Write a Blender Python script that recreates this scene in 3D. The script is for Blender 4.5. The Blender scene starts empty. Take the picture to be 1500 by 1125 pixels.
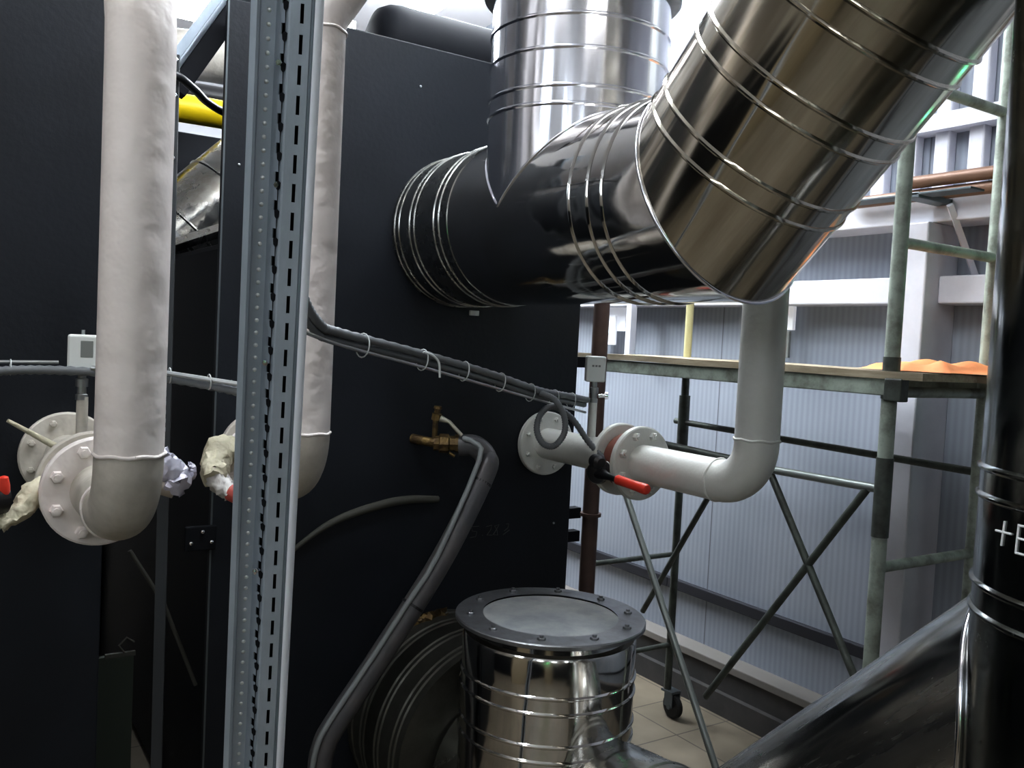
import bpy, bmesh, math, random
from mathutils import Vector, Matrix
random.seed(7)
PI = math.pi
C = bpy.context.scene.collection
V = Vector

# ------------------------------------------------------------------ materials
def mat(name, col, rough=.5, metal=0., bump=None, spec=None, dirt=None, coat=0., emis=None):
    """bump=(scale,strength,(sx,sy,sz)); dirt=(colour,scale,low,high,(sx,sy,sz),rough)"""
    m = bpy.data.materials.new(name); m.use_nodes = True
    nt = m.node_tree; N = nt.nodes; L = nt.links
    b = N['Principled BSDF']
    b.inputs['Base Color'].default_value = (*col, 1)
    b.inputs['Roughness'].default_value = rough
    b.inputs['Metallic'].default_value = metal
    if spec is not None: b.inputs['Specular IOR Level'].default_value = spec
    if coat: b.inputs['Coat Weight'].default_value = coat
    if emis: b.inputs['Emission Color'].default_value = (*emis[0], 1); b.inputs['Emission Strength'].default_value = emis[1]
    tc = N.new('ShaderNodeTexCoord')
    def mapped(sc):
        mp = N.new('ShaderNodeMapping')
        if len(sc) == 4:                       # stretched along a 45 degree slanting duct
            mp.vector_type = 'TEXTURE'; mp.inputs['Rotation'].default_value = (PI / 4, 0, 0)
        mp.inputs['Scale'].default_value = sc[:3]
        L.new(tc.outputs['Object'], mp.inputs['Vector']); return mp.outputs['Vector']
    if bump:
        n = N.new('ShaderNodeTexNoise'); n.inputs['Scale'].default_value = bump[0]; n.inputs['Detail'].default_value = 3
        L.new(mapped(bump[2] if len(bump) > 2 else (1, 1, 1)), n.inputs['Vector'])
        bp = N.new('ShaderNodeBump'); bp.inputs['Strength'].default_value = bump[1]; bp.inputs['Distance'].default_value = .02
        L.new(n.outputs['Fac'], bp.inputs['Height']); L.new(bp.outputs['Normal'], b.inputs['Normal'])
    if dirt:
        n = N.new('ShaderNodeTexNoise'); n.inputs['Scale'].default_value = dirt[1]; n.inputs['Detail'].default_value = 6
        n.inputs['Roughness'].default_value = .65
        L.new(mapped(dirt[4] if len(dirt) > 4 else (1, 1, 1)), n.inputs['Vector'])
        r = N.new('ShaderNodeValToRGB')
        r.color_ramp.elements[0].position = dirt[2]; r.color_ramp.elements[1].position = dirt[3]
        L.new(n.outputs['Fac'], r.inputs['Fac'])
        mx = N.new('ShaderNodeMix'); mx.data_type = 'RGBA'
        mx.inputs['A'].default_value = (*col, 1); mx.inputs['B'].default_value = (*dirt[0], 1)
        L.new(r.outputs['Color'], mx.inputs['Factor']); L.new(mx.outputs['Result'], b.inputs['Base Color'])
        if len(dirt) > 5:
            mr = N.new('ShaderNodeMapRange'); mr.inputs['To Min'].default_value = rough; mr.inputs['To Max'].default_value = dirt[5]
            L.new(r.outputs['Color'], mr.inputs['Value']); L.new(mr.outputs['Result'], b.inputs['Roughness'])
    return m

STEEL = mat('polished_steel', (.70, .69, .67), .07, 1, bump=(3, .30, (1, 1, 1)), dirt=((.5, .48, .43), 5, .45, .8, (1, 1, 1), .22))
STEELV = mat('polished_steel_lit', (.86, .87, .92), .17, 1, bump=(6, .45, (1, 1, .12)))  # paler copy of the duct steel; lamp light on the tee is in its colour
STEELB = mat('polished_steel_inclined', (.66, .63, .56), .09, 1, bump=(7, .42, (1, 1, 9, 1)), dirt=((.40, .36, .29), 9, .40, .66, (1, 1, 10, 1), .2))
STEELD = mat('polished_steel_dark', (.22, .23, .22), .1, 1, bump=(2, .2), dirt=((.12, .13, .12), 9, .4, .7, (1, 1, 1), .3))
DUSTY = mat('dusty_steel', (.50, .50, .48), .14, 1, bump=(6, .4, (1, 1, 8, 1)), dirt=((.34, .32, .28), 9, .38, .62, (1, 1, 7, 1), .42))
DUSTYD = mat('dull_banded_steel', (.12, .12, .105), .42, .8, bump=(3, .2), dirt=((.06, .058, .048), 5, .35, .7, (1, 1, 1), .6))
FLANGE = mat('flange_steel', (.30, .31, .33), .4, .8, dirt=((.2, .2, .2), 14, .35, .7))
DUSTCAP = mat('dust_covered_plate', (.42, .43, .42), .85, .1, dirt=((.22, .24, .26), 7, .3, .75))
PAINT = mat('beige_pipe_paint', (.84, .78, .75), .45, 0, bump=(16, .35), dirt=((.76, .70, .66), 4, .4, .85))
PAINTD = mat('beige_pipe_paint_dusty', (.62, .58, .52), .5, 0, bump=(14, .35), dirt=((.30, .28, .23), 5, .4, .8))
PAINTR = mat('pale_grey_pipe_paint', (.70, .70, .66), .4, 0, bump=(16, .2), dirt=((.60, .60, .56), 4, .4, .85))
BLACK = mat('black_boiler_enamel', (.006, .008, .012), .5, 0, bump=(60, .06), spec=.34, dirt=((.010, .013, .019), 3, .35, .7, (1, 1, 1), .62))
BLACKM = mat('matt_black_steel', (.008, .009, .012), .65, 0, spec=.15)
RIM = mat('dull_black_rim', (.06, .06, .05), .75, 0)  # dull grey, paler than the boiler enamel
CHALK = mat('faint_chalk', (.075, .08, .08), .9)
WHITECHALK = mat('white_marker_glow', (.75, .77, .78), .7, emis=((.7, .72, .75), .06))  # faint glow put into the white strokes
GALV = mat('galvanised_steel', (.44, .50, .57), .42, .2, dirt=((.33, .38, .43), 22, .35, .75, (1, 1, .3), .5))
GALVD = mat('dark_galvanised_steel', (.13, .15, .16), .5, .7)
CONDUIT = mat('grey_flexible_conduit', (.16, .17, .18), .45, 0)
RODM = mat('bright_rod', (.42, .44, .45), .35, .8)
TIE = mat('white_cable_tie', (.6, .62, .62), .5)
WHITEP = mat('white_plastic', (.72, .74, .72), .4)
GREYP = mat('grey_display', (.22, .23, .22), .4)
BRASS = mat('old_brass', (.22, .15, .06), .5, .8, bump=(60, .3), dirt=((.09, .06, .035), 30, .4, .65))
RUBBERP = mat('grey_rubber_insulation', (.09, .09, .095), .38, 0, dirt=((.13, .12, .12), 12, .4, .7))
CABLE = mat('grey_cable', (.27, .29, .29), .5)
RED = mat('red_grip', (.72, .06, .035), .4)
BLACKP = mat('black_plastic', (.01, .01, .012), .35)
CREAM = mat('cream_wrapping', (.62, .58, .44), .5, 0, bump=(22, .8))
FOIL = mat('crumpled_clear_film', (.62, .62, .72), .18, .35, bump=(14, .6))
YELLOW = mat('yellow_gas_paint', (.85, .62, .01), .4)
BROWN = mat('brown_primer', (.062, .036, .030), .6, 0, dirt=((.10, .06, .045), 9, .4, .75))
COPPER = mat('brown_painted_pipe', (.20, .115, .075), .45, .2)
SCAF = mat('pale_green_scaffold_paint', (.38, .43, .37), .5, .1, dirt=((.16, .17, .14), 14, .42, .7))
SCAFD = mat('worn_dark_scaffold_paint', (.10, .115, .10), .5, .3, dirt=((.05, .05, .045), 16, .4, .7))
SCAFY = mat('yellowed_scaffold_paint', (.50, .47, .27), .55, 0)
ZINC = mat('zinc_brace', (.33, .36, .34), .4, .6)
WOOD = mat('worn_board', (.42, .36, .26), .8, 0, bump=(8, .3, (1, 1, 1)), dirt=((.25, .2, .13), 10, .4, .75, (6, .8, 6)))
ORANGE = mat('orange_cloth', (.95, .36, .15), .8, bump=(12, .4))
WHITEST = mat('white_structural_paint', (.66, .66, .71), .5, dirt=((.55, .55, .6), 5, .4, .8))
RUBBER = mat('black_rubber', (.015, .015, .015), .7)
STRIP = mat('dark_strip', (.02, .021, .028), .6)
PLINTH = mat('dusty_plinth', (.085, .08, .078), .8, dirt=((.05, .05, .05), 5, .3, .7))
LEDGE = mat('dusty_ledge', (.22, .205, .19), .85)
GREEN = mat('green_lamp', (.05, .8, .3), .4, emis=((.05, 1, .35), 40))
ORLED = mat('orange_lamp', (.9, .3, .05), .4, emis=((1, .35, .05), 14))
LAMP = mat('lamp_tube', (1, 1, 1), .5, emis=((.88, .94, 1), 50))
LAMPK = mat('lamp_tube_near', (1, 1, 1), .5, emis=((1, .97, .94), 11))
LAMPH = mat('lamp_housing', (.7, .72, .75), .5)
CEIL = mat('ceiling_panel', (.6, .58, .58), .8)
TAN = mat('tan_panel', (.33, .27, .18), .6)
ROOM = mat('room_wall_paint', (.48, .44, .38), .8, dirt=((.12, .11, .10), 1.1, .42, .58, (1, 1, .12)))
GREENSHEET = mat('dull_green_sheet', (.05, .065, .05), .7)

def wall_mat():
    m = bpy.data.materials.new('ribbed_wall_panel'); m.use_nodes = True
    nt = m.node_tree; N = nt.nodes; L = nt.links; b = N['Principled BSDF']
    b.inputs['Roughness'].default_value = .5
    tc = N.new('ShaderNodeTexCoord'); sp = N.new('ShaderNodeSeparateXYZ'); L.new(tc.outputs['Object'], sp.inputs[0])
    w = N.new('ShaderNodeTexWave'); w.wave_type = 'BANDS'; w.bands_direction = 'Y'; w.inputs['Scale'].default_value = 11; w.inputs['Distortion'].default_value = 0
    L.new(tc.outputs['Object'], w.inputs['Vector'])
    bp = N.new('ShaderNodeBump'); bp.inputs['Strength'].default_value = .12; bp.inputs['Distance'].default_value = .004
    L.new(w.outputs['Fac'], bp.inputs['Height']); L.new(bp.outputs['Normal'], b.inputs['Normal'])
    # sheet joints every 1.0 m
    mo = N.new('ShaderNodeMath'); mo.operation = 'FRACT'; L.new(sp.outputs['Y'], mo.inputs[0])
    lt = N.new('ShaderNodeMath'); lt.operation = 'LESS_THAN'; lt.inputs[1].default_value = .006; L.new(mo.outputs[0], lt.inputs[0])
    n = N.new('ShaderNodeTexNoise'); n.inputs['Scale'].default_value = 1.5; L.new(tc.outputs['Object'], n.inputs['Vector'])
    r = N.new('ShaderNodeValToRGB')
    r.color_ramp.elements[0].position = .3; r.color_ramp.elements[0].color = (.30, .33, .38, 1)
    r.color_ramp.elements[1].position = .75; r.color_ramp.elements[1].color = (.38, .41, .46, 1)
    L.new(n.outputs['Fac'], r.inputs['Fac'])
    mx = N.new('ShaderNodeMix'); mx.data_type = 'RGBA'; mx.inputs['B'].default_value = (.16, .17, .19, 1)
    L.new(lt.outputs[0], mx.inputs['Factor']); L.new(r.outputs['Color'], mx.inputs['A'])
    mw = N.new('ShaderNodeMix'); mw.data_type = 'RGBA'; mw.blend_type = 'MULTIPLY'; mw.inputs['Factor'].default_value = .13
    L.new(mx.outputs['Result'], mw.inputs['A']); L.new(w.outputs['Color'], mw.inputs['B'])
    L.new(mw.outputs['Result'], b.inputs['Base Color'])
    return m
WALL = wall_mat()

def floor_mat():
    m = bpy.data.materials.new('floor_tiles'); m.use_nodes = True
    nt = m.node_tree; N = nt.nodes; L = nt.links; b = N['Principled BSDF']
    tc = N.new('ShaderNodeTexCoord'); br = N.new('ShaderNodeTexBrick')
    L.new(tc.outputs['Object'], br.inputs['Vector'])
    br.offset = 0; br.inputs['Scale'].default_value = 1; br.inputs['Brick Width'].default_value = .3; br.inputs['Row Height'].default_value = .3
    br.inputs['Mortar Size'].default_value = .004
    br.inputs['Color1'].default_value = (.34, .29, .22, 1); br.inputs['Color2'].default_value = (.29, .25, .19, 1); br.inputs['Mortar'].default_value = (.14, .12, .1, 1)
    n = N.new('ShaderNodeTexNoise'); n.inputs['Scale'].default_value = 6; L.new(tc.outputs['Object'], n.inputs['Vector'])
    mx = N.new('ShaderNodeMix'); mx.data_type = 'RGBA'; mx.blend_type = 'MULTIPLY'; mx.inputs['Factor'].default_value = .5
    L.new(br.outputs['Color'], mx.inputs['A']); L.new(n.outputs['Fac'], mx.inputs['B']); L.new(mx.outputs['Result'], b.inputs['Base Color'])
    b.inputs['Roughness'].default_value = .4
    return m
FLOOR = floor_mat()

# ------------------------------------------------------------------ object helpers
def obj(name, bm, m, parent=None, smooth=None):
    me = bpy.data.meshes.new(name)
    bmesh.ops.recalc_face_normals(bm, faces=bm.faces)
    bm.to_mesh(me); bm.free()
    if smooth is not None:
        for p in me.polygons: p.use_smooth = True
        me.set_sharp_from_angle(angle=math.radians(smooth))
    me.materials.append(m)
    o = bpy.data.objects.new(name, me); C.objects.link(o)
    if parent: o.parent = parent
    return o

def tag(o, label, cat, group=None, kind=None):
    o['label'] = label; o['category'] = cat
    if group: o['group'] = group
    if kind: o['kind'] = kind
    return o

def thing(name, label, cat, group=None):
    o = bpy.data.objects.new(name, None); C.objects.link(o); o.empty_display_size = .05
    return tag(o, label, cat, group)

def struct(name, bm, m, smooth=None):
    o = obj(name, bm, m, None, smooth); o['kind'] = 'structure'; return o

def add_box(bm, lo, hi, bev=0, rot=None):
    lo, hi = V(lo), V(hi); c = (lo + hi) / 2; s = hi - lo
    M = Matrix.Translation(c) @ (rot.to_4x4() if rot else Matrix()) @ Matrix.Diagonal((*s, 1))
    r = bmesh.ops.create_cube(bm, size=1, matrix=M)
    if bev:
        es = {e for v in r['verts'] for e in v.link_edges}
        bmesh.ops.bevel(bm, geom=list(es), offset=bev, segments=2, affect='EDGES', profile=.5)
    return bm
def box(lo, hi, bev=0, rot=None): return add_box(bmesh.new(), lo, hi, bev, rot)

def frame(d):
    d = V(d).normalized(); a = V((0, 0, 1)) if abs(d.z) < .9 else V((1, 0, 0))
    u = a.cross(d).normalized(); return u, d.cross(u).normalized(), d

def add_tube(bm, pts, r, seg=20, caps=True, corr=0):
    pts = [V(p) for p in pts]; n = len(pts); rs = r if isinstance(r, (list, tuple)) else [r] * n
    T = [(pts[min(i + 1, n - 1)] - pts[max(i - 1, 0)]).normalized() for i in range(n)]
    u, v, _ = frame(T[0]); rings = []
    for i in range(n):
        u = (u - T[i] * u.dot(T[i])).normalized(); v = T[i].cross(u)
        rr = rs[i] * (1 + corr * (1 if i % 2 else -1))
        rings.append([bm.verts.new(pts[i] + rr * (math.cos(2 * PI * k / seg) * u + math.sin(2 * PI * k / seg) * v)) for k in range(seg)])
    for a, b in zip(rings, rings[1:]):
        for k in range(seg): bm.faces.new((a[k], a[(k + 1) % seg], b[(k + 1) % seg], b[k]))
    if caps: bm.faces.new(rings[0][::-1]); bm.faces.new(rings[-1])
    return bm
def tube(*a, **k): return add_tube(bmesh.new(), *a, **k)

def add_lathe(bm, o, d, prof, seg=64, caps=(True, True), n0=None, n1=None):
    """prof = [(s, r)] along axis d from o; n0 / n1 = mitre plane normals at the two ends"""
    o = V(o); u, v, d = frame(d); rings = []
    for i, (s, r) in enumerate(prof):
        nn = n0 if (i == 0 and n0) else (n1 if (i == len(prof) - 1 and n1) else None)
        ring = []
        for k in range(seg):
            a = 2 * PI * k / seg; q = o + r * (math.cos(a) * u + math.sin(a) * v) + d * s
            if nn is not None:
                N = V(nn); q = q + d * ((o + d * s - q).dot(N) / d.dot(N))
            ring.append(bm.verts.new(q))
        rings.append(ring)
    for a, b in zip(rings, rings[1:]):
        for k in range(seg): bm.faces.new((a[k], a[(k + 1) % seg], b[(k + 1) % seg], b[k]))
    if caps[0]: bm.faces.new(rings[0][::-1])
    if caps[1]: bm.faces.new(rings[-1])
    return bm
def lathe(*a, **k): return add_lathe(bmesh.new(), *a, **k)

def beads(L, r, at, h=.0045, w=.0055, s0=0):
    pr = [(s0, r)]
    for s in sorted(at):
        for ds, dh in ((-w, 0), (-w * .6, .6), (-w * .25, 1), (w * .25, 1), (w * .6, .6), (w, 0)):
            pr.append((s + ds, r + h * dh))
    pr.append((L, r)); return pr

def smooth_path(pts, n=8):
    pts = [V(p) for p in pts]; out = []
    P = [2 * pts[0] - pts[1]] + pts + [2 * pts[-1] - pts[-2]]
    for i in range(1, len(P) - 2):
        for k in range(n):
            t = k / n
            out.append(.5 * ((2 * P[i]) + (-P[i - 1] + P[i + 1]) * t + (2 * P[i - 1] - 5 * P[i] + 4 * P[i + 1] - P[i + 2]) * t * t + (-P[i - 1] + 3 * P[i] - 3 * P[i + 1] + P[i + 2]) * t ** 3))
    out.append(pts[-1]); return out

def bend(p0, d0, p1, n=14):
    """quarter-ish arc from p0 (leaving along d0) to p1 around a centre; circular for 90 degrees"""
    p0, p1, d0 = V(p0), V(p1), V(d0).normalized(); c = p0 + (p1 - p0) - d0 * (p1 - p0).dot(d0)
    a = p0 - c; b = p1 - c
    return [c + a * math.cos(t) + b * math.sin(t) for t in [PI / 2 * i / n for i in range(n + 1)]]

def hexbolt(bm, p, d, r=.009, h=.008):
    u, v, d = frame(d); add_lathe(bm, V(p), d, [(0, r), (h * .8, r), (h, r * .85)], seg=6)
    add_lathe(bm, V(p), d, [(0, r * .5), (h + .006, r * .5)], seg=8)

# ------------------------------------------------------------------ room shell
WX = 3.15
struct('floor', box((-3.2, -4.2, -.1), (3.6, 7.2, 0)), FLOOR)
struct('ceiling', box((-3.2, -4.2, 3.8), (3.6, 7.2, 3.9)), CEIL)
struct('wall_right', box((WX, -4.2, 0), (WX + .12, 7.2, 3.8)), WALL)
struct('wall_back', box((-3.2, 7, 0), (3.3, 7.12, 3.8)), mat('pale_back_wall', (.62, .62, .64), .7))
struct('wall_front', box((-3.2, -4.2, 0), (3.3, -4.08, 3.8)), ROOM)
struct('wall_left', box((-3.3, -4.2, 0), (-3.18, 7.2, 3.8)), ROOM)
bm = box((3.05, -4, 0), (WX, 7, .2)); add_box(bm, (3.02, -4, 0), (3.05, 7, .1)); struct('trim_1', bm, PLINTH)
struct('trim_2', box((3.035, -4, .2), (WX, 7, .235), .004), LEDGE)
struct('trim_3', box((3.12, -4, .455), (WX, 3.25, .505), .004), STRIP)
struct('trim_4', box((3.12, 3.25, .455), (WX, 7, .505), .004), STRIP)
struct('trim_5', box((3.03, 1.97, 1.863), (WX, 7, 1.963), .006), WHITEST)
struct('trim_6', box((3.03, -4, 1.863), (WX, 1.86, 1.963), .006), WHITEST)
bm = box((2.95, 1.862, .2), (WX, 1.968, 2.15), .006)
struct('trim_7', bm, WHITEST)                                           # steel wall column
bm = box((2.98, 1.2, 2.15), (WX, 4.2, 2.235), .005); struct('trim_8', bm, WHITEST)
bm = box((3.06, -4, 2.5), (WX, 7, 2.56)); struct('trim_9', bm, WHITEST)
bm = bmesh.new()                                                        # profiled sheet high on the wall
y = -2.0
while y < 2.6:
    add_box(bm, (3.1, y, 2.24), (WX, y + .06, 3.8), .008); y += .13
struct('trim_10', bm, WHITEST)

struct('added_dark_board_left', box((-3.18, -4.08, 0), (-3.14, 7, 1.5)), BLACKM)  # unseen dark boards added to cut reflected light on the lower casings
struct('added_dark_board_front', box((-3.14, -4.08, 0), (3.0, -4.04, 1.5)), BLACKM)
# ------------------------------------------------------------------ boilers
PY = 2.5
b1 = thing('boiler', 'large black steel boiler casing carrying the middle and right pale water pipes', 'boiler')
pb = box((.657, PY, .02), (1.909, PY + .03, 2.545), .004)
obj('front_panel', pb, BLACK, b1)
obj('lower_body', box((.70, PY + .03, .02), (1.88, 4.6, 1.9), .02), BLACKM, b1)
obj('upper_body', lathe((1.48, PY + .03, 2.15), (0, 1, 0), [(0, .38), (2.0, .38)], 48), BLACKM, b1, 40)
arc = smooth_path([(.80, PY - .004, .93), (.935, PY - .006, 1.037), (1.039, PY - .006, 1.092), (1.172, PY - .006, 1.126), (1.266, PY - .006, 1.136), (1.37, PY - .006, 1.132)], 8)
bm = bmesh.new(); n = len(arc)
add_tube(bm, arc, [.003 + .011 * math.sin(PI * min(1, (i / n) * .75 + .02)) for i in range(n)], 8)
obj('curved_rim', bm, RIM, b1, 60)
for x, z in ((.70, 2.10), (.70, 1.5), (1.245, 2.42), (1.87, 1.24), (1.84, 1.02), (1.45, 1.33)):
    obj('screw', lathe((x, PY, z), (0, -1, 0), [(0, .004), (.003, .0035), (.004, .002)], 10), RODM, b1, 40)
obj('latch_plate', box((1.455, PY - .008, 1.728), (1.49, PY, 1.745), .002), WHITEP, b1)
# faint chalk digits on the casing (2.8.5 style scrawl)
def strokes(segs, o, ux, uz, sc, r, nrm, closed=False):
    bm = bmesh.new()
    for s in segs:
        add_tube(bm, [V(o) + V(ux) * (p[0] * sc) + V(uz) * (p[1] * sc) + V(nrm) * .001 for p in s], r, 6)
    return bm
dig = [[(.9, 1), (.1, 1), (.2, .6), (.7, .5), (.6, .05), (0, 0)],
       [(1.3, .1), (1.35, .15)],
       [(1.7, .9), (2.3, 1), (2.2, .6), (1.8, .1), (2.4, .05)],
       [(2.9, .5), (2.6, .9), (3.1, 1), (2.8, .5), (2.5, .1), (3.0, 0), (2.9, .5)],
       [(4.3, .4), (3.6, 0)], [(3.9, 1), (4.2, 1), (4.1, .6), (3.7, .35)]]
obj('chalk_number', strokes(dig, (1.50, PY, .995), (1, 0, 0), (0, 0, 1), .036, .0012, (0, -1, 0)), CHALK, b1)
bm = box((.655, PY - .003, .02), (.66, PY, 2.54)); obj('edge_trim', bm, GALVD, b1)

b2 = thing('boiler', 'black steel boiler casing at the far left behind the nearest beige water pipe', 'boiler')
obj('front_panel', box((-1.1, PY, .02), (.38, PY + .03, 2.9), .004), BLACK, b2)
obj('lower_body', box((-1.06, PY + .03, .02), (.34, 4.6, 2.3), .02), BLACKM, b2)
bm = bmesh.new()
add_lathe(bm, (.05, PY, 2.28), (0, -1, 0), [(0, .006), (.003, .0055), (.004, .002)], 10)
obj('screw', bm, RODM, b2, 40)

tag(obj('boiler_drum', lathe((1.18, 2.75, 2.60), (1, -.02, .0), [(0, .02), (0, .07), (.02, .115), (.05, .13), (.09, .135), (.74, .135)], 40), BLACKM, None, 40),
    'black cylindrical drum lying along the top of the right boiler', 'drum')
tag(obj('green_sheet', add_box(bmesh.new(), (.40, 2.9, .01), (.54, 2.92, .62)), GREENSHEET), 'dull green board standing in the dark gap between the boilers', 'board')
bm = bmesh.new(); add_tube(bm, [(.465, 2.60, 1.02), (.56, 2.60, .86), (.66, 2.62, .60)], .006, 8)
tag(obj('gap_cable', bm, RIM), 'thin dull cable running down the gap between the two boilers', 'cable')
bm = bmesh.new(); add_box(bm, (.42, 2.66, .70), (.50, 2.672, .712))
g = thing('bracket', 'small dark bracket with a hook in the gap between boilers', 'bracket')
obj('bar', bm, RIM, g)
obj('hook', tube([(.47, 2.66, .712), (.455, 2.66, .735), (.475, 2.66, .755), (.495, 2.66, .74)], .003, 6), RIM, g)
g = thing('drain_fitting', 'black drain fitting with three shiny nuts low between the boilers', 'fitting')

for x, z in ((.63, 1.085), (.60, 1.055), (.655, 1.055)):
    obj('nut', lathe((x, 2.485, z), (0, -1, 0), [(0, .006), (.008, .005), (.01, .002)], 10), STEELV, g)
obj('body', box((.585, 2.485, 1.03), (.67, 2.497, 1.10), .004), BLACKM, g)

# ------------------------------------------------------------------ things seen in the gap behind
tag(obj('gas_pipe', tube([(.35, 3.6, 2.475), (1.0, 3.6, 2.482)], .054, 28), YELLOW, None, 40), 'yellow gas pipe running crosswise behind the boilers', 'pipe')
tag(obj('black_pipe', tube([(.4, 3.9, 2.60), (1.3, 3.9, 2.62)], .05, 24), BLACKP, None, 40), 'glossy black pipe above the yellow gas pipe', 'pipe')
c = thing('electrical_cabinet', 'black cabinet with a white label far behind the boiler gap', 'cabinet')
obj('casing', box((.6, 4.62, .02), (1.5, 4.9, 2.60), .005), BLACKM, c)
obj('paper_label', box((.93, 4.612, 2.44), (.985, 4.62, 2.53)), mat('label_white_glow', (.8, .82, .85), .6, emis=((.8, .85, .95), .5)), c)  # label is given a glow of its own to look brighter
d = V((1, 0, 1)).normalized()
bm = lathe(V((.86, 3.3, 2.06)) - d * .2, d, beads(.52, .19, (.05, .25, .45)), 48)
tag(obj('dusty_duct', bm, DUSTY, None, 40), 'dust streaked silver duct slanting upward behind the boiler gap', 'duct')
bm = add_tube(bmesh.new(), [(.60, 3.02, 1.885), (.95, 3.02, 2.04)], .022, 4)
tag(obj('support_bar', bm, DUSTY), 'dusty flat support bar under the slanting silver duct', 'bar')
tag(obj('beige_pipe', tube(smooth_path([(.75, 4.3, 2.6), (.80, 4.3, 2.78), (.92, 4.3, 2.88), (1.4, 4.3, 2.90)], 6), .11, 24), PAINTD, None, 40),
    'beige pipe elbow under the ceiling far behind the boiler gap', 'pipe')
tag(obj('black_hose', tube(smooth_path([(.43, 2.40, 2.25), (.50, 2.41, 2.285), (.57, 2.49, 2.28), (.63, 2.58, 2.272), (.72, 2.64, 2.26), (.9, 2.68, 2.25)], 6), .011, 12), BLACKP, None, 40),
    'black hose looping past the small perforated post', 'hose')
# diagonal channel with black square tube
bs = thing('diagonal_brace', 'diagonal black square bar with a galvanised channel above the gap', 'brace')
p0, p1 = V((.548, 2.6, 2.29)), V((.80, 2.6, 2.72)); dd = (p1 - p0).normalized(); R3 = dd.to_track_quat('Z', 'Y').to_matrix()
obj('square_bar', add_box(bmesh.new(), V((-.022, -.025, -.25)) + (p0 + p1) / 2, V((.022, .025, .25)) + (p0 + p1) / 2, .002, R3), BLACKM, bs)
off = V((-dd.z, 0, dd.x)) * .038
bm = bmesh.new(); c0 = (p0 + p1) / 2 + off
add_box(bm, V((-.004, -.025, -.25)) + c0, V((.004, .025, .25)) + c0, 0, R3)
add_box(bm, V((-.016, -.027, -.25)) + c0, V((.016, -.023, .25)) + c0, 0, R3)
obj('channel', bm, GALV, bs)

# ------------------------------------------------------------------ perforated strips
def grid_strip(bm, A, B, cols, widthfn, nrows, hole):
    """A,B ends (centre line); cols list of (u,v) section points; hole(ci,ri) -> True removes the face"""
    A, B = V(A), V(B); z = (B - A).normalized(); view = V((-.30, -.95, 0)); vv = (view - z * view.dot(z)).normalized(); uu = vv.cross(z) * -1
    if uu.x < 0: uu = -uu
    rows = [[bm.verts.new(A + (B - A) * t + uu * c[0] + vv * c[1]) for c in cols] for t in widthfn]
    for ri in range(len(rows) - 1):
        for ci in range(len(cols) - 1):
            if hole(ci, ri): continue
            bm.faces.new((rows[ri][ci], rows[ri][ci + 1], rows[ri + 1][ci + 1], rows[ri + 1][ci]))
    return uu, vv
S0, S1 = V((.3215, .974, 2.30)), V((.4391, 1.3938, .002))
post = thing('strut_post', 'galvanised slotted strut post standing close to the camera', 'post')
Ls = (S1 - S0).length; pitch = .0335; ts = [0]; k = 0; info = []
while (k + 1) * pitch < Ls:
    ts += [(k * pitch + pitch * .36) / Ls, (k + 1) * pitch / Ls]; k += 1
bm = bmesh.new()
W = .080; h = W / 2
cols = [(-h, -.012), (-h, .010), (-h + .007, .012), (-h + .010, .010), (-h + .011, -.004), (-h + .028, -.006)]
uu, vv = grid_strip(bm, S0, S1, cols, ts, 0, lambda c, r: False)
cols2 = [(-h + .028, -.006), (-h + .034, .002), (-h + .038, .008), (-h + .042, .018), (-h + .044, .020), (-h + .0545, .020), (-h + .0585, .020), (-h + .066, .020),
         (-h + .0675, .015), (-h + .0695, .015), (-h + .071, .020), (-h + .078, .019), (-h + .080, .016), (-h + .080, -.012)]
grid_strip(bm, S0, S1, cols2, ts, 0, lambda c, r: (c == 5 and r % 2 == 1) or (c == 1 and r % 2 == 0))
bmesh.ops.remove_doubles(bm, verts=bm.verts, dist=1e-5)
o = obj('channel', bm, GALV, post)
md = o.modifiers.new('t', 'SOLIDIFY'); md.thickness = .0016; md.offset = -1
bm = bmesh.new(); grid_strip(bm, S0, S1, [(-h + .0705, .0203), (-h + .072, .0212), (-h + .078, .0202), (-h + .0806, .016), (-h + .0806, -.010)], [0, 1], 0, lambda c, r: False)
obj('rolled_lip', bm, mat('lit_lip_zinc', (.88, .92, 1), .4, .0), post, 60)  # light catching the lip is put into its pale colour
bm = bmesh.new(); z = (S1 - S0).normalized(); q = 0
L2 = Ls
pos = .004
while pos < L2:                                  # row of pressed dimples
    add_lathe(bm, S0 + z * pos + uu * (-h + .020) + vv * (-.0055), vv, [(0, .0030), (.0008, .0026), (.0016, .0012)], 10); pos += .0158
obj('dimple_row', bm, mat('dimple_metal', (.75, .78, .78), .35, .5), post, 40)
bm = bmesh.new(); pos = .0; prev = None
while pos < L2:                                  # toothed edge along the inner wall
    for fr, wd in ((0, .0005), (.30, .0006), (.36, .0032), (.56, .0026), (.64, .0007)):
        a = S0 + z * (pos + fr * pitch) + uu * (-h + .0385) + vv * .0135; row = [bm.verts.new(a - uu * wd - vv * wd), bm.verts.new(a + uu * wd * .9 + vv * wd * 1.2)]
        if prev: bm.faces.new((prev[0], prev[1], row[1], row[0]))
        prev = row
    pos += pitch
obj('tooth_row', bm, BLACKM, post)
bm = bmesh.new(); grid_strip(bm, S0, S1, [(-h + .029, -.010), (-h + .079, -.010)], [0, 1], 0, lambda c, r: False)
obj('dark_slot_backing', bm, BLACKM, post)  # black strip standing in for the dark inside behind the slots
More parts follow.
